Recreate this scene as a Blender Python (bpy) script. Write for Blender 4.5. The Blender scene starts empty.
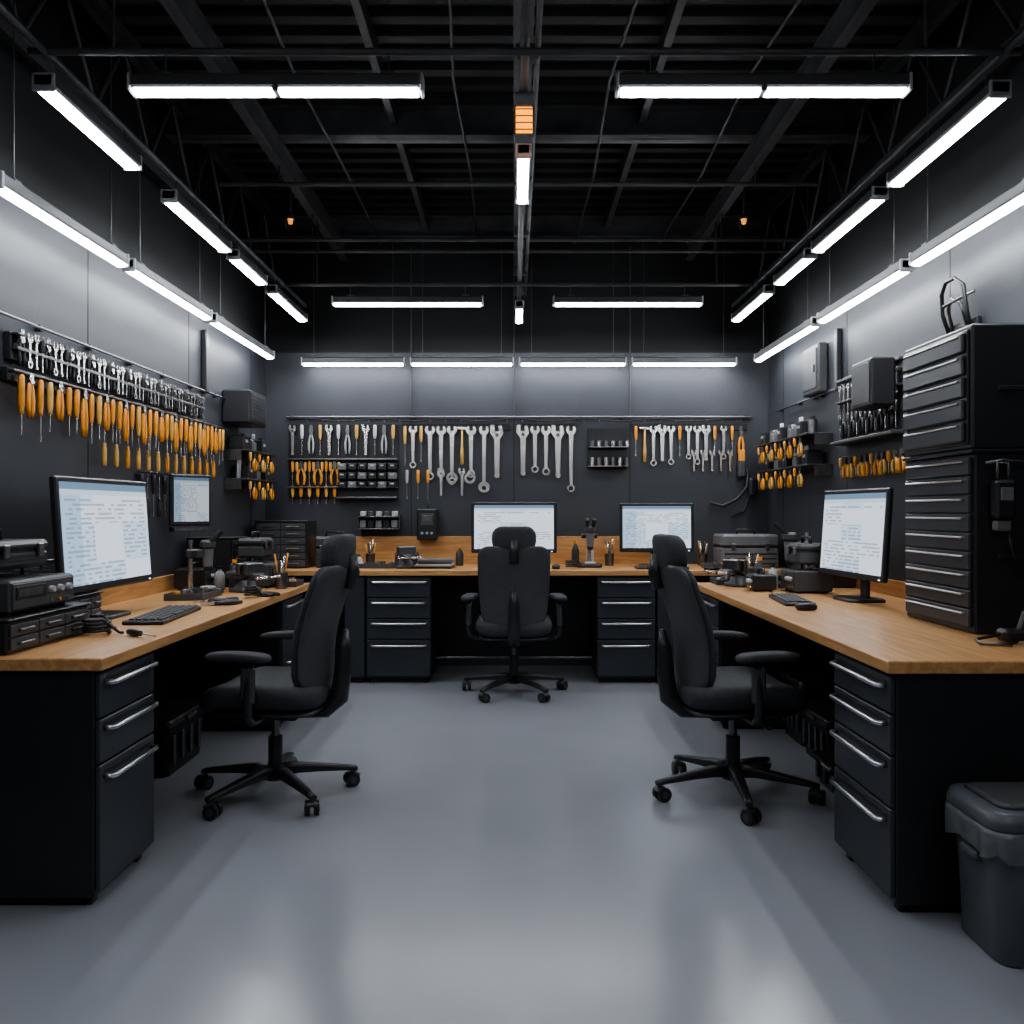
import bpy, math, random
from mathutils import Matrix, Vector
random.seed(7)
pi=math.pi
sc=bpy.context.scene
# ---------------------------------------------------------------- materials
def nodes(m):
    m.use_nodes=True
    nt=m.node_tree
    return nt, nt.nodes, nt.links, nt.nodes['Principled BSDF']
def mat(name,col,rough=.5,metal=0,var=.0,scale=8,bump=0,bscale=200,spec=.5,stretch=(1,1,1),rvar=0):
    m=bpy.data.materials.new(name); nt,N,L,b=nodes(m)
    b.inputs['Base Color'].default_value=(*col,1); b.inputs['Roughness'].default_value=rough
    b.inputs['Metallic'].default_value=metal; b.inputs['Specular IOR Level'].default_value=spec
    tc=N.new('ShaderNodeTexCoord'); mp=N.new('ShaderNodeMapping'); mp.inputs['Scale'].default_value=stretch
    L.new(tc.outputs['Object'],mp.inputs['Vector'])
    nz=N.new('ShaderNodeTexNoise'); nz.inputs['Scale'].default_value=scale; nz.inputs['Detail'].default_value=5
    L.new(mp.outputs[0],nz.inputs['Vector'])
    cr=N.new('ShaderNodeValToRGB'); v=max(var,.03)
    cr.color_ramp.elements[0].position=.3; cr.color_ramp.elements[1].position=.7
    cr.color_ramp.elements[0].color=(*[c*(1-v) for c in col],1); cr.color_ramp.elements[1].color=(*[min(1,c*(1+v)) for c in col],1)
    L.new(nz.outputs['Fac'],cr.inputs['Fac']); L.new(cr.outputs['Color'],b.inputs['Base Color'])
    if rvar:
        mr=N.new('ShaderNodeMapRange'); mr.inputs['From Min'].default_value=.3; mr.inputs['From Max'].default_value=.7
        mr.inputs['To Min'].default_value=rough-rvar; mr.inputs['To Max'].default_value=rough+rvar
        L.new(nz.outputs['Fac'],mr.inputs['Value']); L.new(mr.outputs[0],b.inputs['Roughness'])
    if bump:
        n2=N.new('ShaderNodeTexNoise'); n2.inputs['Scale'].default_value=bscale; n2.inputs['Detail'].default_value=3
        L.new(mp.outputs[0],n2.inputs['Vector'])
        bp=N.new('ShaderNodeBump'); bp.inputs['Strength'].default_value=bump; bp.inputs['Distance'].default_value=.004
        L.new(n2.outputs['Fac'],bp.inputs['Height']); L.new(bp.outputs[0],b.inputs['Normal'])
    return m
def emis(name,col,st):
    m=bpy.data.materials.new(name); nt,N,L,b=nodes(m)
    b.inputs['Base Color'].default_value=(*col,1)
    b.inputs['Emission Color'].default_value=(*col,1); b.inputs['Emission Strength'].default_value=st
    return m
def woodmat(name,stretch):
    m=bpy.data.materials.new(name); nt,N,L,b=nodes(m)
    tc=N.new('ShaderNodeTexCoord'); mp=N.new('ShaderNodeMapping'); mp.inputs['Scale'].default_value=stretch
    L.new(tc.outputs['Object'],mp.inputs['Vector'])
    nz=N.new('ShaderNodeTexNoise'); nz.inputs['Scale'].default_value=3; nz.inputs['Detail'].default_value=8; nz.inputs['Distortion'].default_value=.6
    L.new(mp.outputs[0],nz.inputs['Vector'])
    cr=N.new('ShaderNodeValToRGB'); e=cr.color_ramp.elements
    e[0].position=.3; e[0].color=(.44,.225,.088,1); e[1].position=.7; e[1].color=(.64,.37,.165,1)
    L.new(nz.outputs['Fac'],cr.inputs['Fac']); L.new(cr.outputs['Color'],b.inputs['Base Color'])
    b.inputs['Roughness'].default_value=.36
    return m
def screenmat(name,tint=1.0,seed=0.0,side=.2):
    m=bpy.data.materials.new(name); nt,N,L,b=nodes(m)
    uv=N.new('ShaderNodeTexCoord'); sp=N.new('ShaderNodeSeparateXYZ'); L.new(uv.outputs['UV'],sp.inputs[0])
    def math_(op,a,b_=None,c=None):
        n=N.new('ShaderNodeMath'); n.operation=op
        for i,v in enumerate((a,b_,c)):
            if v is None: continue
            if isinstance(v,(int,float)): n.inputs[i].default_value=v
            else: L.new(v,n.inputs[i])
        return n.outputs[0]
    def mixc(f,a,c):
        n=N.new('ShaderNodeMix'); n.data_type='RGBA'; L.new(f,n.inputs['Factor'])
        for i,v in ((6,a),(7,c)):
            if isinstance(v,tuple): n.inputs[i].default_value=v
            else: L.new(v,n.inputs[i])
        return n.outputs[2]
    X,Y=sp.outputs[0],sp.outputs[1]
    rows=math_('MULTIPLY',Y,22); fr=math_('FRACT',rows); line=math_('LESS_THAN',fr,.45)
    cell=N.new('ShaderNodeCombineXYZ'); L.new(math_('FLOOR',math_('MULTIPLY',X,26)),cell.inputs[0]); L.new(math_('FLOOR',rows),cell.inputs[1]); cell.inputs[2].default_value=seed
    wn=N.new('ShaderNodeTexWhiteNoise'); L.new(cell.outputs[0],wn.inputs['Vector'])
    word=math_('GREATER_THAN',wn.outputs['Value'],.35)
    cell2=N.new('ShaderNodeCombineXYZ'); L.new(math_('FLOOR',math_('MULTIPLY',X,3)),cell2.inputs[0]); L.new(math_('FLOOR',math_('MULTIPLY',Y,5)),cell2.inputs[1]); cell2.inputs[2].default_value=seed+5
    wn2=N.new('ShaderNodeTexWhiteNoise'); L.new(cell2.outputs[0],wn2.inputs['Vector'])
    blk=math_('GREATER_THAN',wn2.outputs['Value'],.25)
    shade=math_('GREATER_THAN',wn2.outputs['Value'],.72)
    marg=math_('MULTIPLY',math_('GREATER_THAN',X,.04),math_('LESS_THAN',X,.96))
    body=math_('LESS_THAN',Y,.86)
    t=math_('MULTIPLY',math_('MULTIPLY',math_('MULTIPLY',line,word),math_('MULTIPLY',blk,marg)),body)
    base=mixc(math_('MULTIPLY',shade,.6),(.74,.82,.92,1),(.50,.66,.84,1))
    base=mixc(math_('LESS_THAN',X,side),base,(.42,.58,.76,1))
    c=mixc(math_('MULTIPLY',t,.62),base,(.16,.22,.32,1))
    c=mixc(math_('GREATER_THAN',Y,.93),c,(.16,.26,.38,1))
    c=mixc(math_('MULTIPLY',math_('GREATER_THAN',Y,.88),math_('LESS_THAN',Y,.93)),c,(.55,.66,.78,1))
    L.new(c,b.inputs['Emission Color']); b.inputs['Emission Strength'].default_value=tint
    b.inputs['Base Color'].default_value=(.02,.02,.02,1); b.inputs['Roughness'].default_value=.3
    return m
M=dict(
 wall=mat('wall_paint',(.052,.056,.067),.5,0,.10,2.2,.12,60),
 wallup=mat('upper_wall_black',(.010,.011,.013),.7,0,.1,3,.1,60),
 seam=mat('panel_seam',(.012,.013,.016),.6),
 floor=mat('epoxy_floor',(.30,.31,.345),.21,0,.05,1.2,0,90,spec=.6),
 deck=mat('roof_deck',(.038,.039,.042),.6,.2,.2,4),
 steel_b=mat('black_steel',(.085,.087,.094),.45,.2,.25,6),
 cab=mat('cabinet_black',(.022,.023,.027),.36,0,.1,5,.05,300),
 drawer=mat('drawer_charcoal',(.048,.052,.062),.36,.1,.08,5,.05,300),
 chest=mat('chest_black',(.030,.031,.035),.36,.2,.1,5),
 handle=mat('brushed_aluminium',(.66,.67,.70),.28,1,.08,40),
 chrome=mat('tool_steel',(.74,.72,.70),.27,1,.1,30),
 chromed=mat('tool_steel_dark',(.22,.22,.23),.35,1,.15,30),
 orange=mat('orange_grip',(.82,.34,.05),.42,0,.12,20),
 amberp=mat('ochre_grip',(.74,.43,.12),.45,0,.12,20),
 black=mat('black_plastic',(.024,.024,.027),.38,0,.1,12,.05,400),
 blackg=mat('dark_grey_plastic',(.065,.067,.072),.45,0,.1,12,.05,400),
 grey=mat('grey_plastic',(.16,.165,.175),.45,0,.1,12),
 lgrey=mat('light_grey_plastic',(.45,.46,.48),.45,0,.1,12),
 fabric=mat('seat_fabric',(.046,.048,.055),.75,0,.2,60,.5,900),
 mesh=mat('backrest_mesh',(.054,.058,.068),.65,0,.2,60,.6,1100),
 bin=mat('bin_plastic',(.10,.108,.122),.36,0,.1,8,.08,300),
 bag=mat('bin_liner',(.15,.157,.17),.30,0,.2,14,.5,40),
 wood=woodmat('wood_worktop',(1.2,14,14)),
 plywood=woodmat('wood_backsplash',(1.2,10,14)),
 paper=mat('paper',(.65,.66,.66),.7,0,.05),
 housing=mat('lamp_housing',(.09,.093,.10),.4,.3,.1),
 hcap=mat('lamp_endcap',(.45,.46,.48),.4,.2,.1),
 tube=emis('led_diffuser',(.93,.965,1.0),26),
 amber=emis('amber_lens',(1.0,.33,.02),1.5),
 amberdot=emis('amber_dot',(1.0,.40,.08),.6),
 led=emis('status_led',(.5,.8,1.0),2),
 scr=screenmat('screen_document',.72,1.0), scr2=screenmat('screen_table',.72,7.0,.0), scr3=screenmat('screen_list',.40,3.0),
)
# ---------------------------------------------------------------- mesh builder
class MB:
    def __init__(s): s.V=[];s.F=[];s.Mi=[];s.S=[];s.mats=[];s.T=Matrix.Identity(4);s.uvf={}
    def mi(s,m):
        m=M[m]
        if m not in s.mats: s.mats.append(m)
        return s.mats.index(m)
    def add(s,vs,fs,m,smooth=False,sm=None):
        o=len(s.V); k=s.mi(m)
        s.V+=[s.T@Vector(v) for v in vs]
        for i,f in enumerate(fs):
            s.F.append([o+j for j in f]); s.Mi.append(k); s.S.append(smooth if sm is None else sm[i])
    def convex(s,vs,fs,m):
        c=sum((Vector(v) for v in vs),Vector())/len(vs); out=[]
        for f in fs:
            p=[Vector(vs[i]) for i in f]; n=Vector()
            for i in range(len(p)): n+=p[i].cross(p[(i+1)%len(p)])
            fc=sum(p,Vector())/len(p)
            out.append(list(f) if n.dot(fc-c)>0 else list(f)[::-1])
        s.add(vs,out,m)
    def box(s,c,d,m,b=0,R=None):
        hx,hy,hz=d[0]/2,d[1]/2,d[2]/2; old=s.T
        s.T=s.T@Matrix.Translation(c)
        if R is not None: s.T=s.T@R
        if b<=0:
            vs=[(x*hx,y*hy,z*hz) for x in(-1,1) for y in(-1,1) for z in(-1,1)]
            s.convex(vs,[(0,1,3,2),(4,5,7,6),(0,1,5,4),(2,3,7,6),(0,2,6,4),(1,3,7,5)],m)
        else:
            b=min(b,hx*.95,hy*.95,hz*.95); vs=[];ix={}
            for x in(-1,1):
                for y in(-1,1):
                    for z in(-1,1):
                        ix[x,y,z]=len(vs); vs+=[(x*hx,y*(hy-b),z*(hz-b)),(x*(hx-b),y*hy,z*(hz-b)),(x*(hx-b),y*(hy-b),z*hz)]
            fs=[]
            for a in(-1,1):
                fs.append([ix[a,-1,-1],ix[a,1,-1],ix[a,1,1],ix[a,-1,1]])
                fs.append([ix[-1,a,-1]+1,ix[1,a,-1]+1,ix[1,a,1]+1,ix[-1,a,1]+1])
                fs.append([ix[-1,-1,a]+2,ix[1,-1,a]+2,ix[1,1,a]+2,ix[-1,1,a]+2])
                for c2 in(-1,1):
                    fs.append([ix[a,c2,-1],ix[a,c2,1],ix[a,c2,1]+1,ix[a,c2,-1]+1])
                    fs.append([ix[a,-1,c2],ix[a,1,c2],ix[a,1,c2]+2,ix[a,-1,c2]+2])
                    fs.append([ix[-1,a,c2]+1,ix[1,a,c2]+1,ix[1,a,c2]+2,ix[-1,a,c2]+2])
            for k in ix.values(): fs.append([k,k+1,k+2])
            s.convex(vs,fs,m)
        s.T=old
    def bb(s,x0,x1,y0,y1,z0,z1,m,b=0): s.box(((x0+x1)/2,(y0+y1)/2,(z0+z1)/2),(abs(x1-x0),abs(y1-y0),abs(z1-z0)),m,b)
    def cyl(s,p,q,r,m,r2=None,seg=12,cap=True):
        p=Vector(p);q=Vector(q);r2=r if r2 is None else r2; a=(q-p).normalized()
        u=a.orthogonal().normalized(); w=a.cross(u); n=seg
        A=[p+(u*math.cos(2*pi*i/n)+w*math.sin(2*pi*i/n))*r for i in range(n)]
        B=[q+(u*math.cos(2*pi*i/n)+w*math.sin(2*pi*i/n))*r2 for i in range(n)]
        s.add(A+B,[[i,(i+1)%n,n+(i+1)%n,n+i] for i in range(n)],m,True)
        if cap: s.add(A+B,[list(range(n))[::-1],list(range(n,2*n))],m)
    def tube(s,pts,r,m,seg=8,flat=None):
        pts=[Vector(p) for p in pts]; n=len(pts); rs=r if isinstance(r,(list,tuple)) else [r]*n
        vs=[];u=None
        for i,p in enumerate(pts):
            t=(pts[min(i+1,n-1)]-pts[max(i-1,0)]).normalized()
            u=(t.orthogonal() if u is None else u-t*u.dot(t)).normalized(); w=t.cross(u)
            for k in range(seg):
                a=2*pi*k/seg; vs.append(p+(u*math.cos(a)+w*math.sin(a))*rs[i])
        fs=[[i*seg+k,i*seg+(k+1)%seg,(i+1)*seg+(k+1)%seg,(i+1)*seg+k] for i in range(n-1) for k in range(seg)]
        sm=[True]*len(fs)+[False]*2
        fs+=[list(range(seg))[::-1],[(n-1)*seg+k for k in range(seg)]]
        s.add(vs,fs,m,sm=sm)
    def prism(s,poly,y0,y1,m):
        n=len(poly); vs=[(p[0],y0,p[1]) for p in poly]+[(p[0],y1,p[1]) for p in poly]
        s.add(vs,[list(range(n)),list(range(n,2*n))[::-1]]+[[i,n+i,n+(i+1)%n,(i+1)%n] for i in range(n)],m)
    def ring(s,cx,cz,R,r,y0,y1,m,seg=12):
        vs=[];
        for y in(y0,y1):
            for rad in(R,r):
                for k in range(seg):
                    a=2*pi*k/seg; vs.append((cx+rad*math.cos(a),y,cz+rad*math.sin(a)))
        fs=[]
        for k in range(seg):
            j=(k+1)%seg
            fs+=[[k,j,seg+j,seg+k],[2*seg+k,3*seg+k,3*seg+j,2*seg+j],[k,2*seg+k,2*seg+j,j],[seg+k,seg+j,3*seg+j,3*seg+k]]
        s.add(vs,fs,m)
    def loft(s,rings,m,caps=(True,True),smooth=True):
        n=len(rings[0]); vs=[v for r in rings for v in r]; fs=[]
        for i in range(len(rings)-1):
            for k in range(n):
                fs.append([i*n+k,i*n+(k+1)%n,(i+1)*n+(k+1)%n,(i+1)*n+k])
        sm=[smooth]*len(fs)
        if caps[0]: fs.append(list(range(n))[::-1]); sm.append(False)
        if caps[1]: fs.append([(len(rings)-1)*n+k for k in range(n)]); sm.append(False)
        s.add(vs,fs,m,sm=sm)
    def pad(s,w,h,t,r,m,fn=None,n=6):
        fn=fn or (lambda x,y,z:(x,y,z)); rings=[]
        prof=[(.02,-.5),(.35,-.5),(.7,-.5),(.88,-.46),(.96,-.33),(1.0,-.1),(1.0,.1),(.96,.33),(.88,.44),(.7,.5),(.35,.53),(.02,.54)]
        for k,z in prof:
            rings.append([fn(x*k,y*k,z*t) for x,y in rr(w,h,r,n,4)])
        s.loft(rings,m)
    def uvquad(s,vs,m):
        s.uvf[len(s.F)]=[(0,0),(1,0),(1,1),(0,1)]; s.add(vs,[[0,1,2,3]],m)
    def finish(s,name,loc=(0,0,0),rz=0,parent=None):
        me=bpy.data.meshes.new(name); me.from_pydata([tuple(v) for v in s.V],[],s.F)
        for m in s.mats: me.materials.append(m)
        for p,k,sm in zip(me.polygons,s.Mi,s.S): p.material_index=k; p.use_smooth=sm
        if s.uvf:
            uv=me.uv_layers.new(name='UVMap')
            for fi,c in s.uvf.items():
                for li,co in zip(me.polygons[fi].loop_indices,c): uv.data[li].uv=co
        me.update(); ob=bpy.data.objects.new(name,me); sc.collection.objects.link(ob)
        ob.location=loc; ob.rotation_euler=(0,0,rz)
        if parent: ob.parent=parent
        return ob
def rr(w,h,r,n=4,sub=1):
    out=[]; hx,hy=w/2,h/2; r=min(r,hx*.99,hy*.99)
    cs=[(hx-r,hy-r,0),(-hx+r,hy-r,pi/2),(-hx+r,-hy+r,pi),(hx-r,-hy+r,3*pi/2)]
    for i,(cx,cy,a0) in enumerate(cs):
        arc=[(cx+r*math.cos(a0+pi/2*k/n),cy+r*math.sin(a0+pi/2*k/n)) for k in range(n+1)]
        out+=arc
        nx=cs[(i+1)%4]; e=(nx[0]+r*math.cos(nx[2]),nx[1]+r*math.sin(nx[2])); a=arc[-1]
        for k in range(1,sub): out.append((a[0]+(e[0]-a[0])*k/sub,a[1]+(e[1]-a[1])*k/sub))
    return out
def rot(ax,deg): return Matrix.Rotation(math.radians(deg),4,ax)
def TR(x,y,z): return Matrix.Translation((x,y,z))

# ---------------------------------------------------------------- room
XL,XR,YB,YF,ZC=-2.08,2.13,7.20,-2.2,3.75
b=MB(); b.bb(XL-.15,XR+.15,YF-.15,YB+.15,-.1,0,'floor'); b.finish('floor')
b=MB(); b.bb(XL-.15,XR+.15,YF-.15,YB+.15,ZC,ZC+.12,'deck')
y=YF+.1
while y<YB-.1:
    b.bb(XL,XR,y,y+.07,ZC-.045,ZC,'deck'); y+=.17
b.finish('ceiling')
def wall(name,x0,x1,y0,y1,axis,side,seams):
    b=MB(); zs=2.62
    b.bb(x0,x1,y0,y1,0,zs,'wall'); b.bb(x0,x1,y0,y1,zs,ZC,'wallup')
    for q in seams:
        if axis=='x': b.bb(q-.004,q+.004,side-.0015,side+.0015,.1,zs,'seam')
        else: b.bb(side-.0015,side+.0015,q-.004,q+.004,.1,zs,'seam')
    if axis=='x': b.bb(x0+.15,x1-.15,side-.002,side+.002,zs-.004,zs+.01,'seam')
    else: b.bb(side-.002,side+.002,y0,y1,zs-.004,zs+.01,'seam')
    b.finish(name)
wall('wall_back',XL-.15,XR+.15,YB,YB+.15,'x',YB,[-.86,0,.97])
wall('wall_front',XL-.15,XR+.15,YF-.15,YF,'x',YF,[-.7,.7])
wall('wall_left',XL-.15,XL,YF,YB,'y',XL,[-1,.3,1.6,2.9,4.2,5.5,6.8])
wall('wall_right',XR,XR+.15,YF,YB,'y',XR,[-1,.3,1.6,2.9,4.2,5.5,6.8])
# ---------------------------------------------------------------- roof framework
b=MB()
def ibeam_y(x,z,h=.16,w=.09,y0=YF+.02,y1=YB-.02):
    b.bb(x-w/2,x+w/2,y0,y1,z,z+.012,'steel_b'); b.bb(x-w/2,x+w/2,y0,y1,z+h-.012,z+h,'steel_b'); b.bb(x-.006,x+.006,y0,y1,z,z+h,'steel_b')
def ibeam_x(y,z,h=.16,w=.09):
    b.bb(XL+.01,XR-.01,y-w/2,y+w/2,z,z+.012,'steel_b'); b.bb(XL+.01,XR-.01,y-w/2,y+w/2,z+h-.012,z+h,'steel_b'); b.bb(XL+.01,XR-.01,y-.006,y+.006,z,z+h,'steel_b')
for x in (-1.42,1.46): ibeam_y(x,3.38,.14,.06)
ibeam_y(.04,3.30,.2,.085)
for y in (-1.0,1.0,3.0,5.15,7.05): ibeam_x(y,3.52,.18,.12)
for x in (-1.95,-.72,.76,2.0): b.bb(x-.02,x+.02,YF+.02,YB-.02,3.6,3.70,'steel_b')
for x in (-1.95,2.0):
    b.bb(x-.02,x+.02,YF+.02,YB-.02,3.15,3.19,'steel_b')
    y=YF+.2
    while y<YB-.6:
        b.cyl((x,y,3.18),(x,y+.3,3.62),.012,'steel_b',seg=6); b.cyl((x,y+.3,3.62),(x,y+.6,3.18),.012,'steel_b',seg=6); y+=.6
b.finish('roof_framework')
b=MB()
for y,z,x0,x1 in ((6.05,3.20,XL+.02,XR-.02),(6.25,3.18,XL+.02,XR-.02),(5.2,3.27,XL+.3,XR-.3),(3.05,2.925,-1.72,1.80),(1.2,2.925,-1.72,1.8),(6.2,2.925,-1.72,1.8)):
    b.cyl((x0,y,z),(x1,y,z),.014,'steel_b',seg=8)
    for x in (-1.42,.04,1.46):
        if x0<x<x1: b.cyl((x,y,z),(x,y,3.4),.006,'steel_b',seg=6)
for x in (-1.66,1.74): b.cyl((x,YF+.1,2.925),(x,6.85,2.925),.014,'steel_b',seg=8)
b.cyl((.04,2.6,2.96),(.04,6.9,2.96),.018,'steel_b',seg=8)
b.cyl((.09,2.2,3.05),(.09,7.1,3.05),.012,'steel_b',seg=8)
for y in (2.7,3.3,4.5,5.4,6.3,6.9): b.cyl((.04,y,2.96),(.04,y,3.32),.008,'steel_b',seg=6); b.box((.05,y,3.05),(.09,.05,.06),'steel_b',.005)
for x in (-.86,0.0,.97): b.cyl((x,7.185,2.08),(x,7.185,3.5),.006,'steel_b',seg=6)
for x in (-1.1,-.3,.5,1.2):
    b.tube([(x,2.0,3.5),(x+.05,3.2,3.48),(x-.01,4.4,3.5),(x+.02,5.6,3.48),(x,7.1,3.5)],.008,'steel_b',6)
b.box((XL+.02,5.74,2.29),(.035,.06,.42),'black',.006); b.box((XR-.02,5.60,2.28),(.035,.05,.40),'black',.006)
b.finish('electrical_conduit')
# ---------------------------------------------------------------- lamps
def lamp(x0,y0,x1,y1,z,segs=1,w=.062,hang=True,top=None):
    L=math.hypot(x1-x0,y1-y0); a=math.atan2(y1-y0,x1-x0); b=MB()
    b.box((L/2,0,.042),(L,w,.05),'housing',.008)
    for e in (0.006,L-.006): b.box((e,0,.036),(.012,w+.006,.066),'hcap',.004)
    for k in range(segs):
        s0=.02+(L-.04)*k/segs+(.012 if k else 0); s1=.02+(L-.04)*(k+1)/segs-(.012 if k<segs-1 else 0)
        prof=[(-w*.38,.02),(-w*.36,.006),(-w*.24,0),(w*.24,0),(w*.36,.006),(w*.38,.02)]
        b.loft([[(s,p,q) for p,q in prof[::-1]] for s in (s0,s1)],'tube')
        if k: b.box((.02+(L-.04)*k/segs,0,.02),(.024,w,.03),'housing',.004)
    t=(top if top else 3.50)-z
    for f in (.12,.88):
        b.cyl((L*f,0,.06),(L*f,0,t),.003,'steel_b',seg=6); b.box((L*f,0,.072),(.05,.04,.014),'steel_b',.003)
    b.finish('linear_pendant_light',(x0,y0,z),a)
ZU=2.77
for x0,x1 in ((-1.36,-.32),(.36,1.40)): lamp(x0,3.05,x1,3.05,ZU,2,top=2.925)
for x0,x1 in ((-1.31,-.22),(.28,1.36)): lamp(x0,6.2,x1,6.2,ZU,1,top=2.925)
for yy in (1.2,-.8):  # out-of-frame cross rows, added as fill light for the near floor
    for x0,x1 in ((-1.36,-.32),(.36,1.40)): lamp(x0,yy,x1,yy,ZU,2,top=2.925)
for y0,y1 in ((3.02,3.74),(4.12,4.93),(5.06,5.64),(5.86,6.74)): lamp(-1.655,y0,-1.655,y1,ZU,1,w=.075,top=2.925)
for y0,y1 in ((3.07,3.93),(4.08,4.93),(5.04,5.64),(5.86,6.74)): lamp(1.74,y0,1.74,y1,ZU,1,w=.075,top=2.925)
for s in (-1.655,1.74):  # unseen side fixtures near the camera, also added to brighten the foreground
    for y0,y1 in ((-.6,.3),(.6,1.5)): lamp(s,y0,s,y1,ZU,1,top=2.925)
ZL=2.48
for y0,y1 in ((3.16,4.20),(4.26,5.36),(5.44,6.75)): lamp(-1.91,y0,-1.91,y1,ZL,1,w=.06)
for y0,y1 in ((3.12,4.18),(4.27,5.45),(5.55,6.88)): lamp(1.95,y0,1.95,y1,ZL,1,w=.06)
for x0,x1 in ((-1.74,-.89),(-.85,.0),(.04,.92),(.96,1.82)): lamp(x0,7.04,x1,7.04,ZL,1,w=.05)
lamp(.04,3.60,.04,4.15,ZU,1,top=2.96); lamp(.04,6.3,.04,6.8,ZU,1,top=2.96)
b=MB(); b.box((0,0,.15),(.085,.07,.06),'grey',.008); b.box((0,0,.07),(.075,.062,.11),'amber',.008)
for k in range(4): b.box((0,0,.03+k*.027),(.082,.068,.006),'amberp',.002)
for x in (-.037,.037): b.box((x,0,.07),(.008,.068,.12),'blackg',.002)
b.box((0,0,.008),(.08,.066,.016),'grey',.004); b.cyl((0,0,.18),(0,0,.4),.008,'steel_b',seg=8)
b.finish('amber_beacon_light',(.04,3.42,2.77))
for x,y in ((-1.43,5.5),(1.47,5.5)):
    b=MB(); b.cyl((0,0,.05),(0,0,.23),.006,'steel_b',seg=6); b.cyl((0,0,.03),(0,0,.06),.028,'blackg',r2=.012); b.cyl((0,0,.0),(0,0,.03),.013,'amberdot',r2=.018); b.tube([(-.03,0,.06),(-.035,0,.0),(-.02,0,-.03)],.004,'steel_b',5)
    b.finish('pendant_sensor_lamp',(x,y,3.13))
# ---------------------------------------------------------------- workbenches
def bench(name,L,D,H,cabs,loc,rz,endpanels=(),tt=.042,splash=None,foot=None):
    b=MB(); b.bb(0,L,-D,0,H-tt,H,'wood',.004)
    b.bb(.02,L-.02,-.05,-.01,.10,H-tt,'cab')
    for c in cabs:
        x0,x1,rows,kind=c; f=-D+.035
        b.bb(x0,x1,f,-.06,.035,H-tt,'cab',.004); b.bb(x0+.03,x1-.03,f+.04,-.1,.0,.035,'black')
        for xx in (x0+.05,x1-.05): b.box((xx,f+.04,.015),(.04,.04,.03),'black',.004)
        if kind=='door':
            b.bb(x0+.006,x1-.006,f-.014,f,.05,H-tt-.01,'drawer',.003); continue
        z=H-tt-.012; tot=z-.05; sm=sum(rows)
        for r in rows:
            h=tot*r/sm
            b.bb(x0+.008,x1-.008,f-.016,f,z-h+.004,z-.004,'drawer',.003)
            zh=z-.035 if h<.2 else z-.045
            b.tube([(x0+.04,f-.016,zh),(x0+.045,f-.04,zh),(x0+.06,f-.046,zh),(x1-.06,f-.046,zh),(x1-.045,f-.04,zh),(x1-.04,f-.016,zh)],.0085,'handle',8)
            b.bb(x0+.035,x1-.035,f-.0175,f-.015,zh+.004,zh+.017,'black')
            z-=h
    for x in endpanels: b.bb(x-.015,x+.015,-D+.06,-.01,0,H-tt,'cab',.003)
    if foot: b.cyl((foot[0],-D+.35,.14),(foot[1],-D+.35,.14),.016,'chromed')
    if splash: b.bb(splash[0],splash[1],-.022,-.002,H,H+splash[2],'plywood',.002)
    return b.finish(name,loc,rz)
bench('workbench',2.90,.745,.82,[(.02,.46,(.13,.13,.36),'dr'),(2.25,2.71,(.15,.15,.15,.2),'dr')],(XL+.002,2.78,0),pi/2,(2.88,),splash=(.3,2.8,.09))
bench('workbench',2.97,.940,.82,[(2.45,2.95,(.11,.12,.15,.26),'dr'),(.15,.62,(.15,.15,.15,.2),'dr')],(XR-.002,5.70,0),-pi/2,(.02,),splash=(.3,1.8,.09))
bench('workbench',XR-XL-.01,.775,.85,[(.80,.96,(1,),'door'),(.965,1.455,(.15,.15,.15,.27),'dr'),(2.695,3.14,(.15,.15,.15,.27),'dr'),(3.145,3.28,(1,),'door')],(XL+.005,YB-.003,0),0,(.02,4.18),splash=(.15,3.5,.23),foot=(1.46,2.69))
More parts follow.
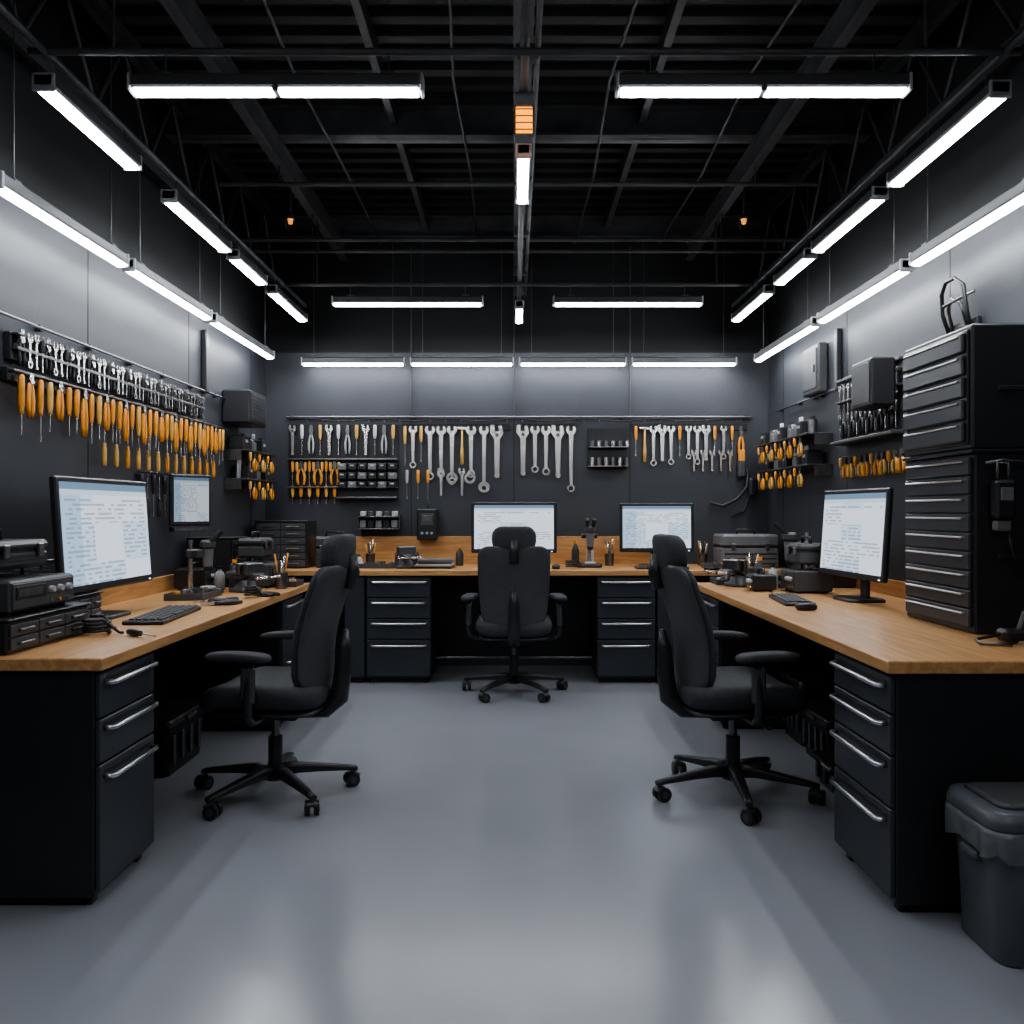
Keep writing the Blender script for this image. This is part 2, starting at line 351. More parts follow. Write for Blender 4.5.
# ---------------------------------------------------------------- chairs
def chair(loc,rz,spin=0):
    root=bpy.data.objects.new('office_chair',None); sc.collection.objects.link(root); root.location=loc; root.rotation_euler=(0,0,rz)
    b=MB()
    b.cyl((0,0,.075),(0,0,.145),.048,'black',r2=.036,seg=20)
    for k in range(5):
        a=math.radians(spin+72*k); b.T=Matrix.Rotation(a,4,'Z')
        rings=[]
        for t,w,h,z in ((.02,.06,.055,.112),(.10,.054,.046,.114),(.2,.046,.036,.104),(.33,.038,.026,.088),(.375,.032,.022,.080)):
            rings.append([(t,y,z+zz) for y,zz in rr(w,h,.012,3)])
        b.loft(rings,'black')
        b.cyl((.36,0,.05),(.36,0,.085),.010,'chromed')
        b.T=b.T@TR(.36,0,0)@Matrix.Rotation(math.radians(40+k*37),4,'Z')
        for s in (-1,1):
            b.cyl((.012,s*.008,.032),(.012,s*.030,.032),.032,'black',seg=18); b.cyl((.012,s*.030,.032),(.012,s*.032,.032),.016,'blackg',seg=12)
        b.box((.0,0,.052),(.05,.05,.018),'blackg',.007)
    b.T=Matrix.Identity(4); b.finish('star_base',parent=root)
    b=MB()
    b.cyl((0,0,.13),(0,0,.27),.032,'black',seg=18); b.cyl((0,0,.27),(0,0,.39),.018,'chromed',seg=16)
    b.box((0,-.01,.385),(.20,.26,.05),'black',.015); b.cyl((.08,.05,.38),(.27,.05,.375),.007,'black'); b.box((.28,.05,.375),(.05,.025,.012),'black',.005)
    b.finish('gas_column',parent=root)
    b=MB()
    def sf(x,y,z):
        q=y/.26; zz=z-.035*max(0,q-.4)**2*2.6 + .022*(abs(x)/.26)**2.5
        return (x,y+.01,zz+.475)
    b.pad(.53,.54,.115,.12,'fabric',sf)
    b.pad(.49,.49,.03,.12,'black',lambda x,y,z:(x,y+.0,z+.415))
    b.finish('seat',parent=root)
    b=MB()
    def bk(off,wt):
        def f(x,y,z):
            t=(y+.28)/.56
            w=1-.15*(1-t)**2-.04*max(0,t-.6)*2
            yb=-.225-.095*t+.035*math.sin(pi*min(1,max(0,t*1.2))) - off
            return (x*w*wt, yb + (x/.25)**2*.055 - z, .505+.55*t)
        return f
    b.pad(.50,.56,.05,.075,'mesh',bk(0,1)); b.pad(.505,.565,.022,.075,'blackg',bk(.024,1.0))
    b.finish('backrest',parent=root)
    b=MB()
    b.tube([(0,-.06,.39),(0,-.24,.40),(0,-.30,.45),(0,-.315,.56),(0,-.322,.68),(0,-.33,.76)],[.04,.042,.042,.040,.032,.012],'black',10)
    b.finish('back_support',parent=root)
    b=MB()
    def hr(x,y,z):
        return (x*(1-.08*abs(y/.09)**2), -.315 + (x/.15)**2*.03 - z - .10*(y+.02), 1.105+y)
    b.pad(.30,.17,.085,.06,'fabric',hr); b.tube([(0,-.34,.95),(0,-.365,1.02),(0,-.355,1.10)],[.035,.03,.028],'black',10)
    b.finish('headrest',parent=root)
    for i,s in enumerate((-1,1)):
        b=MB()
        b.tube([(s*.12,.0,.395),(s*.27,.0,.395),(s*.315,.0,.42),(s*.325,-.005,.50),(s*.32,-.01,.58),(s*.315,-.01,.665)],[.018,.02,.022,.022,.02,.018],'black',10)
        b.box((s*.32,-.005,.56),(.035,.06,.16),'blackg',.012)
        b.pad(.09,.30,.035,.04,'fabric',lambda x,y,z,s=s:(s*.315+x+ (y*.12*-s),y+.04,.684+z+.02*(y/.15)**2*-.4))
        b.finish('armrest_%d'%(i+1),parent=root)
    return root
chair((0.0,6.10,0),math.radians(0),spin=18)
chair((-1.09,3.93,0),math.radians(84),spin=10)
chair((1.00,3.93,0),math.radians(-84),spin=-10)
# ---------------------------------------------------------------- monitors
def monitor(name,w,h,loc,rz,scr,zc=.345,tilt=-4):
    b=MB(); b.T=TR(0,0,zc)@rot('X',tilt)
    b.box((0,0,0),(w,.028,h),'black',.007); b.loft([[(x,.012,z) for x,z in rr(w*.8,h*.75,.03,3)][::-1],[(x,.045,z-.01) for x,z in rr(w*.5,h*.5,.03,3)][::-1]],'black')
    e=.024; yy=-.0152
    b.uvquad([(-w/2+e,yy,-h/2+e+.008),(w/2-e,yy,-h/2+e+.008),(w/2-e,yy,h/2-e),(-w/2+e,yy,h/2-e)],scr)
    b.box((w/2-.04,-.0145,-h/2+.012),(.012,.003,.005),'led')
    b.T=Matrix.Identity(4)
    b.box((0,.065,zc*.5),(.075,.022,zc*1.0),'black',.006); b.box((0,.05,zc),(.10,.05,.10),'black',.01)
    b.loft([[(x,y+.03,z) for x,y in rr(.26*k,.20*k,.05,4)] for z,k in ((0,1),(.010,1),(.016,.93))],'black')
    b.finish(name,loc,rz)
monitor('computer_monitor',.83,.49,(-1.83,3.86,.82),pi/2+math.radians(-1),'scr',zc=.375)
monitor('computer_monitor',.72,.47,(1.80,4.56,.82),-pi/2+math.radians(5),'scr2',zc=.355)
monitor('computer_monitor',.68,.405,(0.0,6.85,.85),0,'scr2',zc=.31,tilt=-2)
monitor('computer_monitor',.59,.39,(1.135,6.85,.85),0,'scr',zc=.31,tilt=-2)
def keyboard(loc,rz,w=.46,d=.15):
    b=MB(); b.box((0,0,.009),(w,d,.018),'black',.005)
    for r in range(5):
        n=16
        for k in range(n):
            if r==0 and 4<k<10: continue
            b.box((-w/2+.018+(w-.036)*(k+.5)/n,-d/2+.02+r*(d-.035)/4.6,.021),((w-.036)/n-.004,.02,.009),'blackg',.002)
        if r==0: b.box((-.01,-d/2+.02,.021),(.12,.02,.009),'blackg',.002)
    b.finish('computer_keyboard',loc,rz)
keyboard((-1.57,3.86,.82),pi/2+.08,.56,.17); keyboard((1.45,4.5,.82),-pi/2-.1,.44,.15); keyboard((0,6.56,.85),0,.42,.13); keyboard((1.13,6.58,.85),0.03,.40,.13)
def mouse(loc,rz):
    b=MB(); b.pad(.06,.105,.034,.03,'black',lambda x,y,z:(x,y,.017+z*(1-.3*(y/.05)**2))); b.finish('computer_mouse',loc,rz)
mouse((-1.50,4.36,.82),1.5); mouse((1.40,4.12,.82),-1.5); mouse((.32,6.56,.85),0)
# ---------------------------------------------------------------- hand tools
def wrench(b,x,z,L,m='chrome',flip=False,y=-.03):
    o=b.T; b.T=b.T@TR(x,y,z)
    if flip: b.T=b.T@TR(0,0,-L)@rot('Y',180)
    R=L*.10; R=min(max(R,.022),.042); t=.005
    pts=[(R*math.cos(math.radians(a)),-R+R*math.sin(math.radians(a))) for a in (125,150,175,200,225,250,270,290,315,340,365,390,415)]
    poly=pts+[(R*.36,-R*.35),(R*.36,-R*1.15),(-R*.36,-R*1.15),(-R*.36,-R*.35)]
    b.prism(poly,-t,t,m)
    r2=R*.8; b.ring(0,-L+r2,r2,r2*.55,-t,t,m)
    w1,w2=R*.42,R*.30
    b.prism([(-w2,-L+r2*1.85),(w2,-L+r2*1.85),(w1,-R*1.8),(-w1,-R*1.8)],-t*.8,t*.8,m)
    b.T=o
def pliers(b,x,z,L,hm='orange',jm='chromed',y=-.03,open_=1.0,jf=.30,hr=.0125):
    o=b.T; b.T=b.T@TR(x,y,z); j=L*jf
    for s in (-1,1):
        p=[(s*.002,0),(s*.010,-.002),(s*.017,-j*.7),(s*.006,-j*1.15),(s*-.004,-j*1.1),(s*.001,-j*.6)]
        if s>0: p=p[::-1]
        b.prism(p,-.006,.006,jm)
        w=.030*open_
        b.tube([(s*.004,0,-j*1.05),(s*.016*open_,0,-j*1.35),(s*w,0,-L*.62),(s*w*.95,0,-L*.82),(s*w*.7,0,-L)],[hr*.56,hr*.8,hr,hr*.96,hr*.72],hm,6)
    b.cyl((0,-.009,-j),(0,.009,-j),.013,jm,seg=10)
    b.T=o
def screwdriver(b,x,z,L,hm='orange',jm=None,y=-.03,r=.013,up=True,hf=.45):
    o=b.T; b.T=b.T@TR(x,y,z)
    if not up: b.T=b.T@TR(0,0,-L)@rot('Y',180)
    h=L*hf
    b.tube([(0,0,0),(0,0,-.006),(0,0,-h*.3),(0,0,-h*.75),(0,0,-h*.9),(0,0,-h)],[r*.6,r*.95,r*1.05,r,r*.7,r*.85],hm,8)
    b.cyl((0,0,-h),(0,0,-L+.01),.0035,'chrome',seg=6); b.box((0,0,-L+.008),(.008,.003,.016),'chrome')
    b.T=o
def hammer(b,x,z,L,y=-.03,hm='amberp'):
    o=b.T; b.T=b.T@TR(x,y,z)
    b.cyl((-.045,0,-.02),(-.015,0,-.02),.014,'chrome',seg=10); b.box((0,0,-.02),(.035,.024,.026),'chrome',.004); b.prism([(.015,-.034),(.055,-.025),(.05,-.017),(.015,-.008)],-.010,.010,'chrome')
    b.tube([(0,0,-.02),(0,0,-L*.5),(0,0,-L*.7),(0,0,-L)],[.008,.009,.014,.013],hm,8)
    b.T=o
def adj(b,x,z,L,y=-.03,m='chrome'):
    o=b.T; b.T=b.T@TR(x,y,z); R=L*.13
    b.prism([(-R,0),(-R*1.05,-R*1.2),(-R*.45,-R*2.1),(R*.45,-R*2.1),(R,-R*1.3),(R*.7,-R*.1),(R*.25,-R*.1),(R*.3,-R*1.0),(-R*.35,-R*1.0),(-R*.4,0)],-.006,.006,m)
    b.prism([(-R*.32,-L),(R*.32,-L),(R*.45,-R*2),(-R*.45,-R*2)],-.004,.004,m); b.cyl((0,-.007,-L+.0),(0,.007,-L+.0),R*.42,m,seg=12)
    b.cyl((0,-.009,-R*1.55),(0,.009,-R*1.55),R*.3,'chromed',seg=8)
    b.T=o
def hook(b,x,z): b.tube([(x,-.0,z+.01),(x,-.03,z+.008),(x,-.045,z+.015)],.003,'chromed',5)
Zb=lambda y:1.3+(510-y)/120.
Xb=lambda x:(x-514)/120.
b=MB()
b.cyl((Xb(286),-.03,2.075),(Xb(752),-.03,2.075),.010,'chromed',seg=8)
for k in range(12): xx=Xb(290)+k*.345; b.box((xx,-.015,2.075),(.03,.03,.04),'black',.004)
b.tube([(Xb(290)+i*.12,-.04,2.05+.012*math.sin(i*1.3)) for i in range(32)],.005,'black',5)
for k in range(30): hook(b,Xb(292)+k*.128,2.03)
b.finish('tool_hanging_rail',(0,YB-.002,0))
b=MB()
b.bb(Xb(288),Xb(398),-.012,0,Zb(498),Zb(424),'cab',.003)
for zz in (Zb(459),Zb(487)): b.bb(Xb(288),Xb(398),-.07,-.012,zz-.01,zz+.004,'chromed',.002)
for k in range(12):
    x=Xb(293)+k*.076
    if k%4==0: adj(b,x,Zb(425),.24,y=-.04)
    elif k%4==2: pliers(b,x,Zb(425),.24,'lgrey',y=-.04,open_=.6,hr=.010)
    else: screwdriver(b,x,Zb(425),.25,'paper' if k%4==1 else 'amberp',y=-.04,r=.015)
for k in range(6):
    (pliers if k%2 else screwdriver)(b,Xb(293)+k*.07,Zb(461),.20,'orange',y=-.045)
    screwdriver(b,Xb(293)+k*.07+.035,Zb(462),.17,'amberp',y=-.045)
for k in range(6): screwdriver(b,Xb(293)+k*.07,Zb(486),.15,'orange' if k%2 else 'amberp',y=-.045,r=.015,hf=.6)
for r in range(3):
    for k in range(6): b.box((Xb(343)+k*.083,-.05,Zb(467)-r*.075),(.07,.07,.055),'black' if (k+r)%3 else 'grey',.006); b.box((Xb(343)+k*.083,-.088,Zb(467)-r*.075+.01),(.03,.006,.012),'lgrey',.001)
b.bb(Xb(338),Xb(398),-.1,-.012,Zb(497)-.012,Zb(497),'chromed',.002)
b.finish('screwdriver_and_pliers_rack',(0,YB-.002,0))
b=MB(); b.bb(Xb(402),Xb(510),-.015,0,Zb(430),Zb(423),'black',.003)
spec=[(405,.33,'o'),(413,.36,'w'),(421,.30,'o'),(430,.46,'w'),(441,.44,'w'),(452,.50,'w'),(462,.32,'h'),(471,.44,'w'),(484,.56,'w'),(497,.42,'a')]
for x,L,k in spec:
    X=Xb(x); 
    if k=='w': wrench(b,X,Zb(425),L)
    elif k=='a': adj(b,X,Zb(425),L)
    elif k=='h': hammer(b,X,Zb(426),L)
    else: screwdriver(b,X,Zb(426),L,'amberp')
for x in (452,470,484): b.ring(Xb(x),Zb(478 if x!=484 else 487),.048,.026,-.045,-.033,'chrome',16); 
for x in (407,418,428): screwdriver(b,Xb(x),Zb(470),.24,'orange' if x!=407 else 'lgrey')
for x in (441,462): adj(b,Xb(x),Zb(468),.22)
b.finish('wrench_rack',(0,YB-.002,0))
b=MB(); b.bb(Xb(518),Xb(576),-.015,0,Zb(430),Zb(423),'black',.003)
for x,L,k in ((523,.40,'a'),(535,.40,'w'),(546,.42,'w'),(558,.42,'a'),(571,.56,'w')):
    (wrench if k=='w' else adj)(b,Xb(x),Zb(425),L)
b.finish('wrench_rack',(0,YB-.002,0))
b=MB(); b.bb(Xb(588),Xb(628),-.012,0,Zb(468),Zb(428),'cab',.003)
for zz in (Zb(447),Zb(466)): b.bb(Xb(588),Xb(628),-.09,-.012,zz-.008,zz,'chromed',.002)
for r,zz in enumerate((Zb(447),Zb(466))):
    for k in range(6):
        h=.05+.02*((k*3+r)%3); b.cyl((Xb(592)+k*.058,-.05,zz),(Xb(592)+k*.058,-.05,zz+h),.019,'chrome' if (k+r)%2 else 'chromed',seg=12); b.cyl((Xb(592)+k*.058,-.05,zz+h),(Xb(592)+k*.058,-.05,zz+h+.001),.012,'black',seg=10)
b.finish('socket_shelf',(0,YB-.002,0))
b=MB(); b.bb(Xb(632),Xb(748),-.015,0,Zb(430),Zb(423),'black',.003)
for i in range(13):
    X=Xb(636)+i*.073; L=.28+.10*random.random()
    k='ohwawowwaowop'[i]
    if k=='w': wrench(b,X,Zb(425),L)
    elif k=='a': adj(b,X,Zb(425),L)
    elif k=='h': hammer(b,X,Zb(426),.3)
    elif k=='o': screwdriver(b,X,Zb(426),.25,'orange')
    else: pliers(b,X,Zb(426),.25,'orange',open_=.6,hr=.011)
for k in range(5): adj(b,Xb(694)+k*.075,Zb(450),.17)
b.finish('wrench_rack',(0,YB-.002,0))
b=MB()
b.tube([(0,-.03,0),(.05,-.06,-.08),(.04,-.07,-.2),(-.04,-.07,-.3),(-.16,-.06,-.36),(-.26,-.05,-.33)],.014,'black',8)
b.tube([(.0,-.03,.02),(.06,-.04,-.1),(.07,-.05,-.25),(.02,-.05,-.4),(-.08,-.05,-.44)],.010,'black',8)
b.box((.0,-.05,-.05),(.06,.06,.14),'blackg',.012); b.box((0,-.05,.06),(.05,.05,.10),'orange',.01); b.box((.09,-.06,-.2),(.07,.07,.16),'black',.02)
b.box((0,-.012,.1),(.04,.024,.03),'chromed',.003)
b.finish('hanging_power_drill',(Xb(741),YB-.002,Zb(463)))
b=MB(); b.box((0,-.06,.13),(.17,.12,.26),'black',.012); b.box((0,-.123,.17),(.11,.006,.10),'blackg',.004); b.box((0,-.128,.18),(.08,.004,.05),'chromed' ,.001)
for k in range(3): b.cyl((-.04+k*.04,-.12,.06),(-.04+k*.04,-.135,.06),.011,'lgrey',seg=10)
b.tube([(0,-.06,.26),(.01,-.05,.30),(.0,-.03,.33)],.006,'black',6)
b.finish('power_controller_box',(Xb(428),YB-.002,Zb(540)))
# ------------------------------------------------ left wall (local x -> +Y)
b=MB()
b.cyl((3.2,-.025,2.09),(6.9,-.025,2.09),.007,'chromed',seg=8)
for k in range(9): b.box((3.3+k*.44,-.012,2.09),(.025,.026,.03),'black',.003)
b.finish('tool_hanging_rail',(XL+.002,0,0),pi/2)
b=MB(); b.bb(3.5,5.62,-.03,0,1.915,2.03,'cab',.004); b.bb(3.5,5.62,-.06,-.03,1.955,1.968,'chromed',.002); b.bb(3.5,5.62,-.06,-.03,2.015,2.025,'black',.002)
k=0; x=3.54
while x<5.6:
    if k%4==0: pliers(b,x,2.045,.155,'black','chrome',y=-.05,open_=.6,hr=.008)
    elif k%4==2: adj(b,x,2.04,.14,y=-.055)
    elif k%4==1: wrench(b,x,2.04,.15,y=-.055)
    else: screwdriver(b,x,2.04,.15,'blackg',y=-.055,r=.011)
    x+=.050; k+=1
b.finish('pliers_rack',(XL+.002,0,0),pi/2)
b=MB(); b.bb(3.48,6.1,-.03,0,1.825,1.885,'cab',.004); b.bb(3.48,6.1,-.055,-.03,1.865,1.875,'chromed',.002)
x=3.54;k=0
while x<6.05:
    L=.17+.07*random.random()
    if k%3==0: screwdriver(b,x,1.858,L+.02,'amberp' if k%2 else 'orange',y=-.05,r=.013,up=True,hf=.65)
    elif k%3==1: pliers(b,x,1.872,L,'orange','chrome',y=-.05,open_=.55,jf=.18,hr=.010)
    else: screwdriver(b,x,1.858,L+.03,'orange',y=-.05,r=.012,up=True,hf=.58)
    x+=.066+.016*random.random(); k+=1
x=4.3
while x<5.9:
    screwdriver(b,x,1.85,.33,'amberp' if random.random()<.5 else 'orange',y=-.03,r=.012,up=False,hf=.35); x+=.13
b.finish('screwdriver_rack',(XL+.002,0,0),pi/2)
b=MB()
for k in range(5): screwdriver(b,k*.08,0,.24,'black',y=-.02,up=(k%2==0)); hook(b,k*.08,0)
b.bb(-.03,.36,-.01,0,-.02,.0,'black')
b.finish('screwdriver_rack',(XL+.002,4.75,1.50),pi/2)
def wallbox(name,w,d,h,loc,rz,m='black',grill=True):
    b=MB(); b.box((0,-d/2,0),(w,d,h),m,.012); b.box((0,-d-.003,0),(w*.84,.008,h*.8),'blackg',.003)
    if grill:
        for k in range(7): b.box((0,-d-.008,-h*.33+k*h*.11),(w*.7,.004,h*.03),'black')
    else: b.box((w*.3,-d-.012,0),(.02,.014,.05),'chromed',.003)
    b.finish(name,loc,rz)
wallbox('mounted_speaker',.42,.20,.24,(XL+.002,6.32,2.04),pi/2)
wallbox('electrical_panel_box',.32,.07,.34,(XR-.002,5.98,2.27),-pi/2,'blackg',False)
def shelf_bins(loc,rz,w=.8,rows=2,tools=True):
    b=MB(); 
    for r in range(rows):
        z=-r*.21; b.bb(-w/2,w/2,-.17,0,z-.012,z,'chromed',.002)
        for s in (-1,1): b.prism([(s*w/2-.004,z-.08),(s*w/2+.004,z-.08),(s*w/2+.004,z-.012),(s*w/2-.004,z-.012)],-.12,0,'chromed')
        n=int(w/.11)
        for k in range(n):
            x=-w/2+.06+k*.11; q=(k*5+r*3)%4
            if q==0: b.box((x,-.08,z+.05),(.09,.12,.10),'black',.008); b.box((x,-.142,z+.06),(.05,.004,.02),'lgrey')
            elif q==1: b.cyl((x,-.08,z),(x,-.08,z+.10),.032,'chromed',seg=12); b.cyl((x,-.08,z+.1),(x,-.08,z+.125),.018,'black',seg=10)
            elif q==2: b.box((x,-.08,z+.035),(.09,.11,.07),'grey',.008); b.box((x,-.08,z+.085),(.07,.09,.03),'chrome',.006)
            else:
                for e in (-.02,.02): b.tube([(x+e,-.08,z),(x+e,-.085,z+.14)],.009,'lgrey',6)
            if tools: 
                (pliers if k%2 else screwdriver)(b,x,z-.02,.13,'orange' if k%3 else 'amberp',y=-.165)
    b.finish('tool_shelf',loc,rz)
shelf_bins((XL+.002,6.55,1.74),pi/2,.75,2)
shelf_bins((XR-.002,6.35,1.82),-pi/2,1.2,2)
b=MB(); b.cyl((-6.9,-.025,2.09),(-4.0,-.025,2.09),.007,'chromed',seg=8)
for k in range(7): b.box((-6.8+k*.44,-.012,2.09),(.025,.026,.03),'black',.003)
b.finish('tool_hanging_rail',(XR-.002,0,0),-pi/2)
b=MB()
b.bb(-.45,.45,-.04,0,-.2,.20,'black',.006)
b.bb(-.45,.45,-.11,0,-.21,-.19,'blackg',.004); b.bb(-.45,.45,-.07,0,.185,.205,'blackg',.004)
for zz in (.05,): b.bb(-.44,.44,-.08,-.04,zz,zz+.012,'chromed',.002)
for k in range(13):
    x=-.40+k*.066
    wrench(b,x,.17,.17+.03*(k%3),y=-.06); (pliers if k%2 else screwdriver)(b,x,-.02,.15,'black' if k%2 else 'chromed','chrome',y=-.06)
b.bb(.18,.46,-.22,-.09,-.06,.20,'black',.01); b.bb(.20,.44,-.225,-.22,-.04,.18,'blackg',.003)
b.finish('open_wrench_cabinet',(XR-.002,5.05,1.92),-pi/2)
b=MB(); b.bb(-.55,.5,-.025,0,.0,.04,'cab',.003)
for k in range(13): (pliers if k%3 else screwdriver)(b,-.5+k*.078,.03,.13,'orange' if k%2 else 'amberp',y=-.045)
b.finish('pliers_rack',(XR-.002,4.98,1.60),-pi/2)
b=MB()
b.tube([(-.10,-.02,0),(-.11,-.05,.10),(-.10,-.06,.20),(-.04,-.07,.245),(.04,-.07,.245),(.10,-.06,.20),(.11,-.05,.08),(.10,-.02,-.02)],.010,'black',8)
b.tube([(-.06,-.02,.0),(-.06,-.05,.12),(0,-.06,.16),(.06,-.05,.12),(.06,-.02,.02)],.008,'chromed',8)
b.box((0,-.012,.02),(.30,.024,.05),'black',.004); b.tube([(.1,-.03,.0),(.13,-.04,-.08),(.08,-.03,-.12)],.006,'black',6); b.tube([(-.12,-.03,.15),(0,-.1,.12),(.14,-.03,.16)],.007,'chromed',6)
b.finish('hose_hook',(XR-.002,4.06,2.14),-pi/2)
# ---------------------------------------------------------------- tall tool chest
b=MB(); W=.58; D=.35
b.bb(-W/2,W/2,-D,0,0,.70,'chest',.006); b.bb(-W/2-.008,W/2+.008,-D-.018,.0,.70,.715,'chest',.003)
b.bb(-W/2,W/2,-D-.012,0,.715,1.20,'chest',.008)
b.bb(-W/2+.02,W/2-.02,-D-.02,-D-.012,.735,1.18,'cab',.003)
for k in range(5):
    z0=.745+k*.087
    b.bb(-W/2+.035,W/2-.035,-D-.035,-D-.018,z0,z0+.078,'drawer',.006); b.bb(-W/2+.06,W/2-.06,-D-.043,-D-.03,z0+.060,z0+.067,'handle',.002)
for k in range(9):
    z0=.025+k*.074
    b.bb(-W/2+.02,W/2-.02,-D-.016,-D,z0,z0+.068,'drawer',.004); b.bb(-W/2+.05,W/2-.05,-D-.03,-D-.014,z0+.048,z0+.055,'handle',.002)
for z in (.3,.95): b.box((W/2+.004,-D/2,z),(.01,.18,.02),'black',.003)
b.finish('tool_chest',(XR-.004,3.60,.82),-pi/2)
b=MB(); b.box((0,-.03,0),(.08,.05,.15),'black',.012); b.box((0,-.058,.02),(.05,.006,.05),'grey',.003); b.tube([(-.02,-.03,.07),(-.02,-.03,.14),(.02,-.03,.14),(.02,-.03,.07)],.007,'chromed',8)
b.tube([(-.06,-.02,.14),(.0,-.03,.15),(.06,-.03,.145),(.14,-.02,.14)],.006,'chromed',6); b.box((0,-.02,-.1),(.06,.035,.04),'grey',.006)
b.tube([(.02,-.03,-.12),(.03,-.04,-.2),(.08,-.03,-.28)],.005,'black',6)
b.finish('hanging_padlock_scanner',(1.86,3.300,1.34))
# ---------------------------------------------------------------- waste bin
b=MB(); b.T=Matrix.Diagonal((.92,.92,.87,1))
def rg(w,d,z,r,dx=0): return [(x,y,z) for x,y in rr(w,d,r,5,3)]
b.loft([rg(.31,.27,0,.05),rg(.32,.28,.01,.05),rg(.345,.295,.26,.06),rg(.365,.31,.40,.06),rg(.385,.33,.405,.06),rg(.39,.335,.44,.06)],'bin')
rings=[]
for z,k,a in ((.36,1.035,.012),(.40,1.06,.008),(.435,1.075,.005),(.452,1.06,.001),(.452,.97,0)):
    base=rr(.385,.33,.06,5,6); rings.append([(x*k+a*math.sin(i*1.9)*(1 if abs(x)>.1 else .5),y*k+a*math.cos(i*2.3),z+ (a*1.2*math.sin(i*1.1) if z<.38 else 0)) for i,(x,y) in enumerate(base)])
b.loft(rings,'bag',caps=(False,False))
b.loft([rg(.385,.33,.448,.06),rg(.405,.35,.455,.065),rg(.405,.35,.475,.065),rg(.385,.33,.505,.06),rg(.35,.295,.512,.05)],'bin')
b.loft([rg(.31,.25,.511,.04),rg(.30,.24,.524,.04),rg(.27,.21,.526,.04)],'blackg')
for s in (-1,1): b.box((s*.185,0,.33),(.03,.10,.03),'bin',.008)
b.box((0,-.146,.20),(.20,.014,.20),'bin',.01)
b.finish('waste_bin',(1.53,2.56,0))
# ---------------------------------------------------------------- bench-top equipment
def instrument(name,w,d,h,loc,rz,seed=0):
    rnd=random.Random(seed); b=MB()
    b.bb(-w/2,w/2,-d/2,d/2,.01,h,'black' if seed%2 else 'blackg',.008)
    for x in (-w/2+.03,w/2-.03):
        for y in (-d/2+.03,d/2-.03): b.cyl((x,y,0),(x,y,.012),.012,'black',seg=8)
    f=-d/2; b.bb(-w/2+.01,w/2-.01,f-.006,f,.02,h-.01,'grey' if seed%3==0 else 'blackg',.003)
    b.bb(-w/2+.025,-w/2+w*.5,f-.009,f-.005,h*.45,h*.82,'black',.001); b.bb(-w/2+.035,-w/2+w*.45,f-.0105,f-.008,h*.52,h*.75,'chromed')
    for k in range(3): x=w*(.08+.14*k); b.cyl((x,f,h*.62),(x,f-.022,h*.62),.014,'lgrey',r2=.011,seg=12); b.cyl((x,f,h*.28),(x,f-.012,h*.28),.007,'orange' if k==1 else 'chrome',seg=8)
    for k in range(5): b.bb(-w/2+.03,w/2-.03,-d/2+.04+k*(d-.08)/5,-d/2+.05+k*(d-.08)/5,h,h+.002,'black')
    b.tube([(-w*.3,0,h),(-w*.3,0,h+.03),(w*.3,0,h+.03),(w*.3,0,h)],.007,'chromed',8)
    b.finish(name,loc,rz)
def organizer(w,d,h,rows,cols,loc,rz,name='parts_organizer'):
    b=MB(); b.bb(-w/2,w/2,-d/2,d/2,0,h,'black',.006)
    for r in range(rows):
        for c in range(cols):
            x0=-w/2+.01+(w-.02)*c/cols; x1=-w/2+.01+(w-.02)*(c+1)/cols; z0=.01+(h-.02)*r/rows; z1=.01+(h-.02)*(r+1)/rows
            b.bb(x0+.003,x1-.003,-d/2-.008,-d/2,z0+.003,z1-.003,'blackg',.003); b.box(((x0+x1)/2,-d/2-.013,(z0+z1)/2),((x1-x0)*.5,.012,.008),'chromed',.002)
    b.bb(-w/2-.005,w/2+.005,-d/2-.01,d/2,h,h+.008,'black',.003)
    b.finish(name,loc,rz)
def toolbox(w,d,h,loc,rz,m='grey'):
    b=MB(); b.bb(-w/2,w/2,-d/2,d/2,0,h*.62,m,.012); b.bb(-w/2-.004,w/2+.004,-d/2-.004,d/2+.004,h*.64,h,m,.015); b.bb(-w/2+.005,w/2-.005,-d/2+.005,d/2-.005,h*.6,h*.66,'black')
    for x in (-w*.3,w*.3): b.box((x,-d/2-.008,h*.63),(.035,.012,.05),'chromed',.004)
    b.tube([(-.07,0,h),(-.065,0,h+.035),(.065,0,h+.035),(.07,0,h)],.009,'black',8)
    for k in range(3): b.bb(-w/2+.02,w/2-.02,-d/2-.003,-d/2,h*.12+k*h*.14,h*.16+k*h*.14,'black')
    b.finish('toolbox',loc,rz)
def microscope(loc,rz,s=1):
    b=MB(); b.T=Matrix.Scale(s,4)
    b.loft([[(x,y,z) for x,y in rr(.20*k,.26*k,.05,4)] for z,k in ((0,1),(.025,1),(.035,.9))],'black')
    b.cyl((0,.08,.03),(0,.08,.36),.016,'chrome'); b.box((0,.05,.27),(.06,.12,.06),'blackg',.01); b.cyl((.03,.06,.27),(.07,.06,.27),.022,'black'); b.cyl((-.03,.06,.27),(-.07,.06,.27),.022,'black')
    b.cyl((0,-.03,.18),(0,-.03,.30),.032,'grey',r2=.038,seg=16); b.cyl((0,-.03,.15),(0,-.03,.18),.022,'black',r2=.032,seg=16); b.box((0,-.03,.33),(.09,.10,.06),'blackg',.015)
    for q in (-1,1): b.cyl((q*.028,-.05,.35),(q*.032,-.12,.42),.016,'black',r2=.019)
    b.cyl((0,-.03,.035),(0,-.03,.045),.05,'paper',seg=20)
    b.finish('stereo_microscope',loc,rz)
